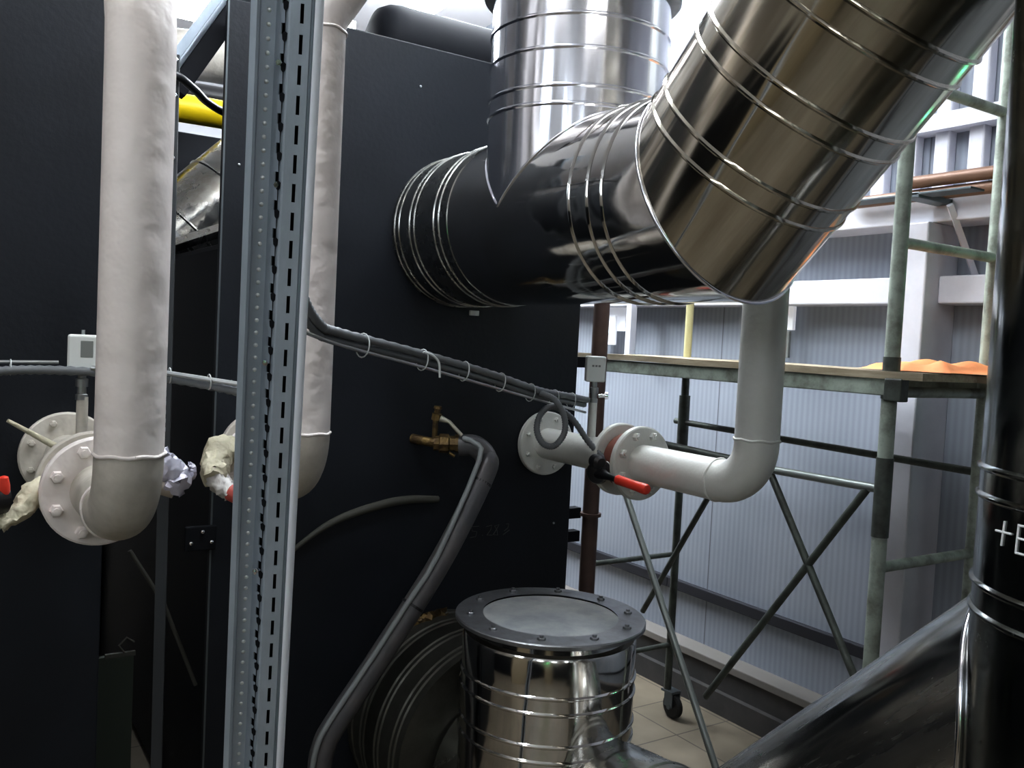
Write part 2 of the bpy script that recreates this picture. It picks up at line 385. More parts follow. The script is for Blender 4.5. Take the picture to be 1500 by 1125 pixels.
for f in (.028, .051, .086, .148, .207, .30, .42):
    bm = bmesh.new(); hexbolt(bm, S0 + z * (Ls * f) + uu * (-h + .034 + .003 * math.sin(f * 40)) + vv * .008, vv, .0042, .005)
    obj('bolt', bm, STEELV, post)

post2 = thing('perforated_post', 'slim perforated galvanised post in front of the boiler gap', 'post')
bm = bmesh.new()
ts = []; t = 0
while t < 1: ts += [t, t + .0047]; t += .0098
ts.append(1)
A2, B2 = V((.508, 2.44, 2.345)), V((.522, 2.44, .0))
cols = [(-.014, -.02), (-.014, 0), (-.003, 0), (.002, 0), (.009, 0), (.013, 0), (.013, -.02)]
u2, v2 = grid_strip(bm, A2, B2, cols, ts, 0, lambda c, r: c == 2 and r % 2 == 0 and r < 90)
obj('channel', bm, mat('shaded_post', (.045, .05, .055), .6, .2), post2)  # galvanised post darkened; shade in the gap is put into its colour
bm = bmesh.new(); grid_strip(bm, A2, B2, [(-.006, -.012), (.005, -.012)], [0, .42], 0, lambda c, r: False)
obj('backing_strip', bm, WHITEST, post2)
for zz in (2.33, 2.24, 2.08):
    bm = bmesh.new(); hexbolt(bm, (.512, 2.436, zz), v2, .006, .005); obj('bolt', bm, STEELV, post2)

# ------------------------------------------------------------------ water pipes with flanges, valves and gauges
RP, RF, ZA = .057, .110, 1.306
def flange_bm(x, y0, z, t=.022, d=1, r=RF):
    return lathe((x, y0, z), (0, -1, 0), [(0, .03), (0, r - .004), (.003, r), (t - .003, r), (t, r - .004), (t, .03)], 48, caps=(False, False))
def bolts(x, y, z, d, n=8, R=.087, r=.013, h=.013, ph=PI / 8):
    out = []
    for k in range(n):
        a = ph + 2 * PI * k / n; b = bmesh.new(); hexbolt(b, (x + R * math.cos(a), y, z + R * math.sin(a)), d, r, h); out.append(b)
    return out
def water_pipe(x, yv, ztop, tail, m, mf, label, yf, weld):
    t = thing('water_pipe', label, 'pipe', 'painted water pipes bolted to the boilers')
    Rb = .112
    path = [(x, yf, ZA), (x, yv + Rb + .03, ZA)] + bend((x, yv + Rb, ZA), (0, -1, 0), (x, yv, ZA + Rb)) + [(x, yv, ZA + Rb + .02), (x, yv, ztop)] + tail
    cut = len(path) - len(tail) - 2; w0 = V((x, yv, weld[0]))
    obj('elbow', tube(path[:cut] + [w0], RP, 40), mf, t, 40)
    obj('riser', tube([w0, V((x, yv, ztop))] + tail, RP, 40), m, t, 40)
    def weld_at(p, d, name='weld_seam'):
        u, v, d = frame(d); b = bmesh.new(); pts = []
        for k in range(33):
            a = 2 * PI * k / 32; pts.append(V(p) + (RP + .0005 + .0008 * math.sin(5 * a)) * (math.cos(a) * u + math.sin(a) * v) + d * .0015 * math.sin(7 * a))
        obj(name, add_tube(b, pts, .0036, 8), m, t, 60)
    for w in weld: weld_at((x, yv, w), (0, 0, 1))
    weld_at((x, yv + Rb + .01, ZA), (0, 1, 0))
    f = obj('front_flange', flange_bm(x, yf + .022, ZA, r=.111), m, t, 30)
    for b in bolts(x, yf, ZA, (0, -1, 0)): obj('bolt', b, m, f)
    return t
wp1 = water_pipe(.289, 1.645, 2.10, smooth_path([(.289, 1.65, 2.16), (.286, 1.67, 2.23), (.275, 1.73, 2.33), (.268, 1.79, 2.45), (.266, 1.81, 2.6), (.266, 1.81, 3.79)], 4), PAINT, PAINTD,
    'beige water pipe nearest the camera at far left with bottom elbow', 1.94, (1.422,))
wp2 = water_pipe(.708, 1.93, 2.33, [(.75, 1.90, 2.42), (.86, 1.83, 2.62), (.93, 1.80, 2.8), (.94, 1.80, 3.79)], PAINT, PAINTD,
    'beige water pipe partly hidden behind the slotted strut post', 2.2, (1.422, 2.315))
wp3 = water_pipe(1.778, 1.555, 2.6, [(1.778, 1.555, 3.79)], PAINTR, PAINTR,
    'pale grey green water pipe dropping below the silver ducts at right', 1.985, (1.430,))

def boiler_stub(x, yr, m, label, nip=False):
    t = thing('boiler_outlet', label, 'pipe fitting', 'flanged stubs on the boiler casings')
    obj('pipe', tube([(x, PY - .01, ZA), (x, yr, ZA)], RP * .93, 32), m, t, 40)
    f = obj('casing_flange', flange_bm(x, PY - .002, ZA), m, t, 30)
    for b in bolts(x, PY - .024, ZA, (0, -1, 0), 8, .088, .009, .008): obj('bolt', b, m, f)
    obj('valve_flange', flange_bm(x, yr + .0, ZA, r=.111), m, t, 30)
    if nip: obj('gauge_riser', tube([(x, 2.235, ZA + .04), (x, 2.235, 1.475)], .0125, 16), m, t, 40)
    return t
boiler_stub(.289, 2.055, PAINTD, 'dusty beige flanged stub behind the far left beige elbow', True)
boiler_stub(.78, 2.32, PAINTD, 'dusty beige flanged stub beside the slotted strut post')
boiler_stub(1.778, 2.10, PAINTR, 'pale grey green flanged stub joining the boiler to the red handled valve', True)

def switch(x, label, facing):
    t = thing('pressure_switch', label, 'gauge')
    b = lathe((x, 2.235, 1.468), (0, 0, 1), [(0, .009), (.0, .013), (.012, .013), (.014, .010), (.03, .010), (.03, .014), (.048, .014), (.05, .009), (.075, .009)], 20)
    obj('threaded_fitting', b, mat('nickel_fitting', (.35, .36, .36), .35, .8), t, 30)
    R = Matrix.Rotation(facing, 3, 'Z')
    obj('housing', box((x - .031, 2.235 - .022, 1.535), (x + .031, 2.235 + .022, 1.617), .005, R), WHITEP, t)
    n = R @ V((0, -1, 0)); a = V((x, 2.235, 1.59)) + n * .0225
    return t, a, n, R
t, a, n, R = switch(.287, 'white box pressure switch with grey display left of the far left pipe', math.radians(-8))
obj('display', box(a + V((-.004, -.0015, -.024)), a + V((.022, .0015, .014)), .001, R), GREYP, t)
obj('top_screw', lathe((.287, 2.235, 1.616), (0, 0, 1), [(0, .004), (.012, .004)], 10), RODM, t)
t, a, n, R = switch(1.778, 'white box pressure switch with small dial on the right riser', math.radians(-30))
bm = bmesh.new()
for k in range(3):
    cc = a + R @ V((-.010 + k * .010, 0, -.004)); add_box(bm, cc + V((-.0035, -.001, -.003)), cc + V((.0035, .001, .003)), 0, R)
obj('display', bm, GREYP, t)
obj('side_tap', lathe((1.79, 2.225, 1.49), R @ V((1, -.2, .1)), [(0, .006), (.02, .006), (.02, .012), (.03, .012), (.031, .005)], 14), STEELV, t, 30)

# valves
def valve_body(t, x, y0, y1, m):
    obj('valve_body', lathe((x, y0, ZA), (0, -1, 0), [(0, .05), (0, .078), (.01, .083), (y0 - y1 - .01, .083), (y0 - y1, .078), (y0 - y1, .05)], 40, caps=(False, False)), m, t, 40)
v3 = thing('lever_valve', 'wafer valve with black hub and red grip on the right pipe', 'valve')
valve_body(v3, 1.778, 2.077, 2.008, mat('valve_iron', (.20, .07, .05), .6))
hb = V((1.680, 2.055, 1.283))
obj('stem', tube([(1.74, 2.042, 1.31), hb], .016, 16), PAINTR, v3, 40)
obj('hub', lathe(hb, V((-.8, -.5, -.2)), [(0, .018), (.0, .030), (.012, .034), (.04, .034), (.05, .028), (.054, .012)], 24), BLACKP, v3, 30)
hl = hb + V((-.8, -.5, -.2)).normalized() * .035
e = V((1.625, 1.79, 1.268)); g0 = hl.lerp(e, .42)
lv = obj('lever', tube([hl, hl.lerp(e, .25), g0.lerp(e, .1)], [.02, .011, .009], 12), BLACKP, v3, 40)
obj('collar', lathe(hl + V((-.006, .012, .035)), (-.1, -.9, -.05), [(0, .0), (0, .02), (.03, .022), (.04, .014)], 20), BLACKP, v3, 30)
dl = (e - g0); obj('grip', lathe(g0, dl, [(0, .006), (0, .011), (.004, .0145), (dl.length * .5, .0135), (dl.length - .006, .015), (dl.length, .012), (dl.length + .002, .006)], 20), RED, v3, 40)

def lumpy(path, radii, seed, amp=.25, seg=18):
    rnd = random.Random(seed); pts = smooth_path(path, 5); n = len(pts); rs = []
    for i in range(n):
        f = i / (n - 1) * (len(radii) - 1); a = int(min(f, len(radii) - 2)); rs.append((radii[a] * (1 - f + a) + radii[a + 1] * (f - a)))
    bm = tube(pts, rs, seg)
    for v in bm.verts: v.co += V((rnd.uniform(-1, 1), rnd.uniform(-1, 1), rnd.uniform(-1, 1))) * amp * .02
    return bm
v1 = thing('lever_valve', 'wrapped wafer valve with a red grip at the far left edge', 'valve')
valve_body(v1, .289, 2.032, 1.963, PAINTD)
obj('stem', tube([(.23, 2.04, 1.31), (.185, 2.02, 1.30)], .016, 14), CREAM, v1, 40)
obj('cream_wrap', lumpy([(.215, 2.03, 1.31), (.18, 1.99, 1.303), (.15, 1.96, 1.275), (.11, 1.93, 1.25)], [.016, .026, .020, .011], 3), CREAM, v1, 60)
obj('grip', lathe((.118, 1.935, 1.290), (-.02, -.15, 1), [(0, .006), (0, .010), (.005, .012), (.04, .011), (.055, .008), (.057, .004)], 18), RED, v1, 40)
obj('hub', lathe((.118, 1.95, 1.30), (-1, -.5, 0), [(0, .015), (0, .03), (.04, .03), (.045, .02)], 20), BLACKP, v1, 30)
tag(obj('valve_rod', tube([(.135, 2.15, 1.43), (.245, 2.18, 1.36)], [.004, .008], 12), CREAM, None, 40), 'thin pale rod sticking out above the far left valve', 'rod')
v2 = thing('lever_valve', 'valve wrapped in cream plastic with red tip beside the strut post', 'valve')
valve_body(v2, .708, 2.298, 2.223, PAINTD)
obj('stem', tube([(.66, 2.26, 1.315), (.60, 2.14, 1.315)], .014, 14), PAINTD, v2, 40)
obj('cream_wrap', lumpy([(.62, 2.16, 1.345), (.565, 2.08, 1.365), (.54, 2.03, 1.335), (.528, 2.0, 1.31)], [.024, .034, .032, .026], 5, .3), CREAM, v2, 60)
obj('film_wrap', lumpy([(.535, 2.02, 1.32), (.545, 1.99, 1.297), (.56, 1.965, 1.282)], [.026, .022, .017], 8, .2), mat('milky_film', (.62, .60, .58), .35, 0, bump=(20, .7)), v2, 60)
obj('grip', lathe((.552, 1.972, 1.288), (.7, -.45, -.35), [(0, .012), (.004, .0185), (.03, .019), (.036, .014), (.038, .004)], 18), mat('dull_red_grip', (.50, .10, .08), .5), v2, 40)
fb = thing('plastic_bag', 'crumpled shiny clear plastic wrapped fitting right of the far left elbow', 'bag')
obj('film', lumpy([(.405, 1.96, 1.385), (.425, 1.96, 1.35), (.443, 1.96, 1.325), (.43, 1.96, 1.295)], [.014, .024, .031, .022], 9, .22, 14), FOIL, fb, 40)
obj('tail', lumpy([(.44, 1.95, 1.315), (.465, 1.95, 1.325), (.47, 1.95, 1.345), (.462, 1.95, 1.358)], [.010, .009, .006, .003], 4, .15, 8), FOIL, fb, 40)
obj('fitting', tube([(.38, 1.98, 1.32), (.44, 1.97, 1.30)], .022, 14), PAINTD, fb, 40)

# ------------------------------------------------------------------ conduits
def corr_tube(pts, r, n=14, amp=.10): return tube(smooth_path(pts, n), r, 12, corr=amp)
c1 = [(.575, 1.645, 1.80), (.593, 1.649, 1.715), (.64, 1.676, 1.664), (.701, 1.719, 1.650), (.995, 1.919, 1.609), (1.25, 2.02, 1.562), (1.489, 2.128, 1.512), (1.64, 2.19, 1.492), (1.74, 2.215, 1.477)]
c2 = [(p[0] - .002, p[1] + .012, p[2] - .016) for p in c1]
cd = thing('conduit_run', 'pair of grey flexible conduits strapped to a sloping rod before the right boiler', 'conduit')
obj('conduit', corr_tube(c1, .0095), CONDUIT, cd, 60)
obj('conduit', corr_tube(c2, .0085), CONDUIT, cd, 60)
obj('rod', tube(smooth_path([(.575, 1.645, 1.656), (.70, 1.71, 1.624), (.995, 1.915, 1.577), (1.489, 2.12, 1.482), (1.72, 2.20, 1.440)], 4), .004, 8), RODM, cd, 40)
sp = smooth_path(c1, 10)
for f in (.42, .50, .575, .65, .735, .82, .90):
    p = sp[int(f * (len(sp) - 1))] + V((0, .004, -.014)); d = (sp[int(f * (len(sp) - 1)) + 1] - sp[int(f * (len(sp) - 1)) - 1])
    u, v, d = frame(d); pts = [p + .027 * math.cos(2 * PI * k / 16) * u * .62 + .026 * math.sin(2 * PI * k / 16) * v for k in range(17)]
    obj('cable_tie', tube(pts, .0016, 6), TIE, cd)
tag(obj('loose_cable', tube(smooth_path([(.975, 1.88, 1.615), (1.0, 1.88, 1.608), (1.018, 1.88, 1.59), (1.022, 1.88, 1.555)], 6), .0028, 8), TIE, None, 40),
    'loose curled cable tie tail hanging over the sloping conduits', 'cable')
loop = [(1.489, 2.128, 1.505), (1.525, 2.10, 1.487), (1.552, 2.085, 1.44), (1.552, 2.08, 1.39), (1.525, 2.09, 1.352), (1.49, 2.10, 1.36), (1.478, 2.115, 1.40), (1.495, 2.12, 1.445), (1.535, 2.115, 1.465), (1.60, 2.11, 1.43), (1.66, 2.10, 1.36), (1.70, 2.07, 1.31)]
tag(obj('conduit_loop', corr_tube(loop, .009), CONDUIT, None, 60), 'grey conduit coiled in a loop in front of the right boiler stub', 'conduit')
cl = thing('conduit_run', 'grey conduits and rod passing behind the two left beige pipes', 'conduit')
def DL(x, y, z): return (x, y, z)
obj('conduit', corr_tube([(.035, 2.25, 1.475), (.075, 2.25, 1.515), (.13, 2.245, 1.53), (.25, 2.22, 1.535), (.42, 2.13, 1.53), (.55, 2.02, 1.512), (.64, 1.96, 1.49)], .010), CONDUIT, cl, 60)
obj('rod', tube([(.10, 2.27, 1.548), (.24, 2.25, 1.552)], .004, 8), RODM, cl, 40)
obj('rod', tube(smooth_path([(.30, 2.19, 1.543), (.40, 2.13, 1.544), (.53, 2.02, 1.530), (.62, 1.96, 1.518)], 4), .006, 8), RODM, cl, 40)
for p in ((.145, 2.255, 1.538), (.45, 2.105, 1.535), (.52, 2.035, 1.526)):
    obj('cable_tie', tube([V(p) + V((0, .017 * math.cos(2 * PI * k / 12), .017 * math.sin(2 * PI * k / 12))) for k in range(13)], .0016, 6), TIE, cl)

# ------------------------------------------------------------------ brass drain with hose
bv = thing('brass_valve', 'old brass valve with small side tap on the right boiler casing', 'valve')
vd = V((1.0, -.5, 0)).normalized()
obj('body', lathe((1.315, 2.44, 1.322), vd, [(0, .01), (0, .024), (.016, .024), (.018, .03), (.045, .03), (.05, .024), (.066, .024), (.066, .029), (.082, .029), (.085, .018)], 8), BRASS, bv, 20)
obj('inlet', tube([(1.27, PY, 1.33), (1.30, 2.45, 1.325), (1.325, 2.435, 1.322)], .015, 14), BRASS, bv, 40)
obj('side_tap', lathe((1.315, 2.43, 1.395), (.05, -.1, 1), [(0, .016), (.02, .016), (.022, .010), (.034, .010), (.036, .014), (.044, .012)], 8), BRASS, bv, 20)
obj('tap_stem', tube([(1.318, 2.44, 1.34), (1.315, 2.435, 1.40)], .009, 10), BRASS, bv, 40)
obj('tap_lever', tube([(1.325, 2.42, 1.40), (1.345, 2.40, 1.392), (1.375, 2.37, 1.352)], [.011, .006, .006], 10), mat('dull_steel_lever', (.42, .40, .33), .5, .5), bv, 40)
obj('drip_spout', tube([(1.35, 2.40, 1.295), (1.365, 2.39, 1.285)], .005, 8), BRASS, bv, 40)
dh = thing('drain_pipe', 'rubber insulated drain pipe bending down from brass valve to floor', 'pipe')
hp = smooth_path([(1.385, 2.40, 1.318), (1.425, 2.37, 1.318), (1.448, 2.34, 1.285), (1.425, 2.31, 1.235), (1.285, 2.30, .989), (1.10, 2.30, .728), (.97, 2.30, .554), (.935, 2.30, .49), (.925, 2.30, .40), (.92, 2.30, .01)], 7)
obj('insulated_hose', tube(hp, .034, 24), RUBBERP, dh, 40)
def band(p, d, r): return add_lathe(bmesh.new(), V(p) - V(d).normalized() * .004, d, [(0, r), (.0, r + .0015), (.008, r + .0015), (.008, r)], 24, caps=(False, False))
obj('band', band((1.415, 2.31, 1.215), (-.5, -.05, -.86), .0345), BLACKP, dh)
obj('band', band((1.195, 2.30, .86), (-.58, 0, -.81), .0345), BLACKP, dh)
off = V((-.030, -.026, .018))
cp = [(1.375, 2.36, 1.345), (1.395, 2.325, 1.335), (1.40, 2.30, 1.285)] + [V(p) + off for p in [(1.285, 2.30, .989), (1.195, 2.30, .86), (1.10, 2.30, .728), (.97, 2.30, .554), (.935, 2.30, .49), (.92, 2.30, .40)]]
tag(obj('grey_cable', tube(smooth_path(cp, 3), .008, 12), CABLE, None, 40), 'grey cable strapped along the insulated drain pipe', 'cable')

# ------------------------------------------------------------------ silver ducts
X0, YT, RD, ZU, ZL = 1.40, 1.895, .23, 1.985, .40
YE = 1.36; s2 = math.sqrt(.5)
nm = V((0, -math.cos(PI / 8), math.sin(PI / 8)))       # mitre plane normal of a 45 degree bend
ud = thing('flue_duct', 'upper polished steel flue duct with capped tee and slanting rise to the stack', 'duct')
Lh = PY - YE
obj('dusty_sleeve', lathe((X0, PY, ZU), (0, -1, 0), beads(.345, RD + .002, [.02, .05, .12, .15, .27, .30], .0032, .005), 96, caps=(True, True)), mat('grey_dusted_steel', (.42, .43, .42), .16, 1, bump=(3, .3), dirt=((.24, .24, .22), 6, .38, .65, (1, 1, 1), .4)), ud, 28)
obj('horizontal_duct', lathe((X0, PY - .34, ZU), (0, -1, 0), beads(Lh - .34, RD, [PY - .34 - y for y in (1.60, 1.535, 1.485)]), 96, n1=nm), STEEL, ud, 28)
H = 2.51 - ZU
obj('tee_branch', lathe((X0, YT, ZU), (0, 0, 1), beads(H, RD, [2.22 - ZU, 2.263 - ZU, 2.352 - ZU, 2.43 - ZU]), 96), STEELV, ud, 28)
bm = bmesh.new()
pts = []
for k in range(41):
    th = -PI / 2 * 0 + PI / 2 - (PI) * k / 40 if False else None
for sgn in (1,):
    pts = []
    for k in range(61):
        a = PI / 2 + PI * k / 60 if False else 0
    for k in range(41):            # visible side saddle, camera side: from top rear over the side point to top front
        t = -1 + 2 * k / 40; th = PI - (PI / 2) * abs(t) * .98
        pts.append(V((X0 + (RD + .001) * math.cos(th), YT - (1 if t > 0 else -1) * (RD) * math.sin(th), ZU + (RD + .001) * math.sin(th))))
    add_tube(bm, pts, .0035, 8)
obj('tee_seam', bm, STEELV, ud, 60)
def duct_flange(par, z, up, face_mat, disc_mat):
    fl = obj('flange', lathe((X0, YT, z), (0, 0, up), [(0, .17), (0, .250), (.003, .255), (.011, .255), (.014, .252), (.014, .182)], 72, caps=(False, False)), face_mat, par, 30)
    obj('blank_plate', lathe((X0, YT, z + (.008 if up > 0 else -.008)), (0, 0, up), [(0, .186), (.001, .185), (.0025, .06), (.002, .0005)], 64, caps=(True, False)), disc_mat, fl, 40)
    for k in range(10):
        b = bmesh.new(); a = 2 * PI * (k + .35) / 10
        hexbolt(b, (X0 + .216 * math.cos(a), YT + .216 * math.sin(a), z + (.014 if up > 0 else -.0)), (0, 0, 1 if up > 0 else -1), .011, .006); obj('bolt', b, FLANGE, fl)
    return fl
duct_flange(ud, 2.53, 1, FLANGE, DUSTCAP)
obj('neck', lathe((X0, YT, 2.505), (0, 0, 1), [(0, .215), (.03, .205)], 64), STEELV, ud, 30)
ex = .95; pos = []
# bead pairs along the slanting duct, measured from the bend
di = V((0, -s2, s2)); e0 = V((X0, YE, ZU))
Li = (YE - .51) / s2
obj('inclined_duct', lathe(e0, di, beads(Li, RD, (.10, .145, .26, .305, .42, .47, .60, .64, .80, .84)), 96, n0=nm), STEELB, ud, 28)
def mitre_ring(e0, r, nm, par, m, rr=.004):
    pts = []
    for k in range(65):
        a = 2 * PI * k / 64; q = V((r * math.cos(a), 0, r * math.sin(a))); dax = V((0, -1, 0)); q = q - dax * (q.dot(nm) / dax.dot(nm)); pts.append(V(e0) + q * 1.006)
    obj('elbow_seam', tube(pts, rr, 8), m, par, 60)
mitre_ring(e0, RD, nm, ud, STEELV)

ld = thing('flue_duct', 'lower steel flue duct with dust covered blanking flange on its tee', 'duct')
obj('collar_duct', lathe((X0, PY, .455), (0, -1, 0), beads(.36, .31, (.04, .10, .125, .20, .225, .30, .325)) + [(.361, .17)], 96), DUSTYD, ld, 28)
e1 = V((X0, 1.31, ZL)); Ly = 2.1 - 1.31
e1 = V((1.49, 1.31, .44)); hs = V((X0, 2.14, ZL))
obj('horizontal_duct', lathe(hs, e1 - hs, beads((e1 - hs).length, .22, (.62, .66)), 96, n1=nm), DUSTY, ld, 28)
obj('tee_branch', lathe((X0, YT, ZL), (0, 0, 1), beads(.875 - ZL, .232, [z - ZL for z in (.625, .665, .745, .785)]) + [(.883 - ZL, .228), (.885 - ZL, .208), (.916 - ZL, .204)], 96), STEEL, ld, 28)
duct_flange(ld, .912, 1, FLANGE, DUSTCAP)
obj('inclined_duct', lathe(e1, di, beads((1.31 - .51) / s2, .225, ()), 96, n0=nm), DUSTY, ld, 28)
mitre_ring(e1, .22, nm, ld, STEEL)
tag(obj('rust_debris', lumpy([(1.27, 2.47, .745), (1.33, 2.46, .76), (1.40, 2.46, .765)], [.012, .018, .012], 21, .5, 10), BRASS, None, 30), 'rusty brown debris on top of the lower banded duct', 'debris')
g = thing('duct_clip', 'small white double clip on top of the lower slanting duct', 'clip')
cpos = V((1.50, 1.185, .876))
for k in (-1, 1):
    a = cpos + V((0, -.012 * k, .012 * k)); obj('clip_tab', add_box(bmesh.new(), a + V((-.011, -.006, -.007)), a + V((.011, .006, .007)), .002, Matrix.Rotation(.6, 3, 'X')), WHITEP, g)
obj('clip_pin', tube([cpos + V((0, -.02, .02)), cpos + V((0, .02, -.02))], .003, 8), BLACKP, g)

st = thing('chimney_stack', 'vertical glossy dark steel chimney stack at the right edge', 'chimney')
YS = .51
obj('stack_body', lathe((X0 + .01, YS, .0), (0, 0, 1), beads(3.79, RD, (1.30, 1.34, 1.465, 1.505, 2.30, 2.36, 2.9)), 96), STEELD, st, 28)
bm = bmesh.new(); pts = []
for k in range(33):                      # collar where the lower slanting duct enters
    a = PI / 2 + PI * k / 32; q = V((.228 * math.cos(a), s2 * .228 * math.sin(a), s2 * .228 * math.sin(a)))
    x = max(-.229, min(.229, q.x + .08)); yb = math.sqrt(max(0, (RD + .004) ** 2 - x * x)); tt = ((YS + yb) - (1.31 + q.y)) / (-s2)
    pts.append(V((X0 + .01 + x, YS + yb, .44 + q.z + s2 * tt)))
add_tube(bm, pts, .006, 8); obj('entry_collar', bm, STEELV, st, 60)
def cyl_strokes(segs, z0, ang0, sc, r):
    bm = bmesh.new()
    for s in segs:
        pts = []
        for i in range(len(s) - 1):
            for k in range(6 + (i == len(s) - 2)):
                t = k / 6; px = s[i][0] * (1 - t) + s[i + 1][0] * t; pz = s[i][1] * (1 - t) + s[i + 1][1] * t
                a = ang0 + px * sc / RD; pts.append(V((X0 + .01 + (RD + .001) * math.cos(a), YS + (RD + .001) * math.sin(a), z0 + pz * sc)))
        add_tube(bm, pts, r, 6)
    return bm
A0 = math.radians(146)
TXT = [[(.0, .62), (1.0, .68)], [(.55, 1.1), (.45, .1)], [(1.35, 1.15), (1.30, 0)], [(1.35, 1.1), (2.1, 1.15)], [(1.32, .6), (1.95, .62)], [(1.30, .02), (2.0, .05)]]
obj('handwritten_mark', cyl_strokes(TXT, 1.405, A0, .034, .0016), WHITECHALK, st)

# ------------------------------------------------------------------ brown pipes, signs on the wall
bp = thing('brown_pipe', 'vertical brown painted pipe standing just past the right boiler edge', 'pipe')
obj('pipe', tube([(2.10, 2.62, 0), (2.10, 2.62, 3.79)], .030, 28), BROWN, bp, 40)
obj('clamp', lathe((2.10, 2.62, 1.005), (0, 0, 1), [(0, .03), (0, .040), (.012, .040), (.012, .03)], 24), BROWN, bp, 30)
bk = thing('wall_bracket', 'dark cross bars tying the brown vertical pipe behind the boiler', 'bracket')
for z0 in (1.565, .985, .895): obj('bar', box((1.95, 2.68, z0), (2.10, 2.72, z0 + .04)), BLACKM, bk)
for k, (ya, za) in enumerate(((1.0, 2.287), (1.0, 2.243))):
    tag(obj('long_pipe', tube([(2.92 + .02 * k, ya - 1.2, za), (2.92 + .02 * k, 1.93 if k == 0 else 2.2, za)], .022, 20), COPPER, None, 40),
        ('upper' if k == 0 else 'lower') + ' of the two brown horizontal pipes above the wall column', 'pipe')
pr = thing('pipe_bracket', 'dark flat bracket under the two brown horizontal wall pipes', 'bracket')
obj('arm', box((2.78, 1.80, 2.205), (3.14, 1.86, 2.225), .003), GALVD, pr)
obj('angle', box((2.78, 1.62, 2.215), (2.86, 2.2, 2.222), .001), GALVD, pr)
obj('gusset', tube([(2.95, 1.79, 2.2), (3.15, 1.79, 1.96)], .014, 4), WHITEST, pr)
sg = thing('wall_sign', 'white notice plates with small black marks beside the brown pipe', 'sign')
obj('plate', box((3.10, 3.66, 1.735), (3.12, 3.80, 1.93), .002), mat('sign_white_glow', (.8, .82, .85), .5, emis=((.9, .92, 1), .25)), sg)  # plates glow slightly, brightness put into the material
obj('plate', box((3.08, 3.72, 1.66), (3.095, 3.86, 1.82), .002), bpy.data.materials['sign_white_glow'], sg)
bm = bmesh.new(); add_lathe(bm, (3.079, 3.785, 1.785), (-1, 0, 0), [(0, .012), (.002, .012)], 12)
add_tube(bm, [(3.079, 3.785 + .012 * math.cos(t * .7), 1.715 + .014 * math.sin(t * .7)) for t in range(8)], .003, 6)
add_lathe(bm, (3.099, 3.70, 1.90), (-1, 0, 0), [(0, .010), (.002, .010)], 12)
obj('printed_mark', bm, BLACKP, sg)
sg = thing('wall_sign', 'narrow white plate on the wall just right of the pale pipe', 'sign')
obj('plate', box((3.10, 2.555, 1.76), (3.12, 2.615, 1.92), .002), bpy.data.materials['sign_white_glow'], sg)
obj('lower_plate', box((3.10, 2.57, 1.64), (3.115, 2.60, 1.755), .002), GREYP, sg)
tag(obj('wall_rail', box((3.0, 3.5, 1.60), (3.04, 3.54, 2.3), .003), WHITEST), 'thin pale upright rail on the wall behind the brown pipe', 'rail')

# ------------------------------------------------------------------ scaffold
XF, XB, YN, YF = 2.30, 2.797, 1.536, 2.87
sc = thing('scaffold_tower', 'pale green mobile scaffold tower between the boiler and the wall', 'scaffold')
def rod(name, a, b, r, m, seg=16): return obj(name, tube([a, b], r, seg), m, sc, 40)
TOP = 3.0
rod('post', (XF, YN, .12), (XF, YN, 2.45), .022, SCAF)
rod('post', (XB, YN, .12), (XB, YN, TOP), .022, SCAF)
rod('post', (XF, YF, .12), (XF, YF, 1.62), .019, SCAFD)
rod('post', (XB, YF, .12), (XB, YF, 1.55), .017, SCAFD)
rod('post', (XB, YF, 1.61), (XB, YF, 2.6), .017, SCAFY)
for (x, y, z0, z1) in ((XF, YN, 1.14, 1.37), (XB, YF, 1.22, 1.45), (XF, YN, 1.54, 1.66)):
    obj('sleeve', tube([(x, y, z0), (x, y, z1)], .0245, 16), SCAFD, sc, 40)
for z in (.50, 1.049, 1.56, 1.988, 2.44):
    rod('rung', (XF, YN, z), (XB, YN, z), .016, SCAF)
for z in (.327, .739, 1.15):
    rod('rung', (XF, YF, z), (XB, YF, z), .011, SCAFD)
rod('rail', (XB, 1.10, 1.300), (XB, YF + .05, 1.332), .013, SCAFD)
rod('rail', (XF, YN, 1.278), (XF, 1.95, 1.275), .013, ZINC)
rod('rail', (XF + .03, 1.98, 1.275), (XF + .12, YF, 1.285), .014, SCAFD)
for a, b in (((XF, 1.952, 1.272), (XF, 1.56, .67)), ((XF, 1.585, 1.275), (XF, 2.17, .435)), ((2.62, 2.46, 1.168), (2.62, 2.87, .50))):
    rod('cross_brace', a, b, .012, SCAFD)
rod('cross_brace', (2.20, 2.60, 1.19), (2.20, 1.84, .005), .0125, ZINC)
for z, y0 in ((1.554, YN - .04),):
    obj('platform_beam', box((XF - .03, y0, 1.549), (XF - .01, YF + .03, 1.597), .003), SCAF, sc)
    obj('platform_beam', box((XB + .01, y0, 1.549), (XB + .03, YF + .03, 1.597), .003), SCAF, sc)
obj('hook_clamp', box((XF - .04, 1.475, 1.535), (XF - .002, 1.53, 1.60), .004), SCAFD, sc)
for x, y in ((XF, YN), (XB, YN), (XF, YF), (XB, YF)):
    w = obj('caster', lathe((x + .012, y - .03, .055), (1, 0, 0), [(-.018, .01), (-.018, .045), (-.012, .054), (.006, .054), (.012, .045), (.012, .01)], 28), RUBBER, sc, 30)
    bm = box((x - .018, y - .05, .055), (x - .013, y, .12)); add_box(bm, (x + .028, y - .05, .055), (x + .033, y, .12)); add_box(bm, (x - .02, y - .05, .115), (x + .035, y + .02, .125))
    add_lathe(bm, (x - .02, y - .03, .055), (1, 0, 0), [(0, .012), (.056, .012)], 12)
    obj('fork', bm, GALVD, w)
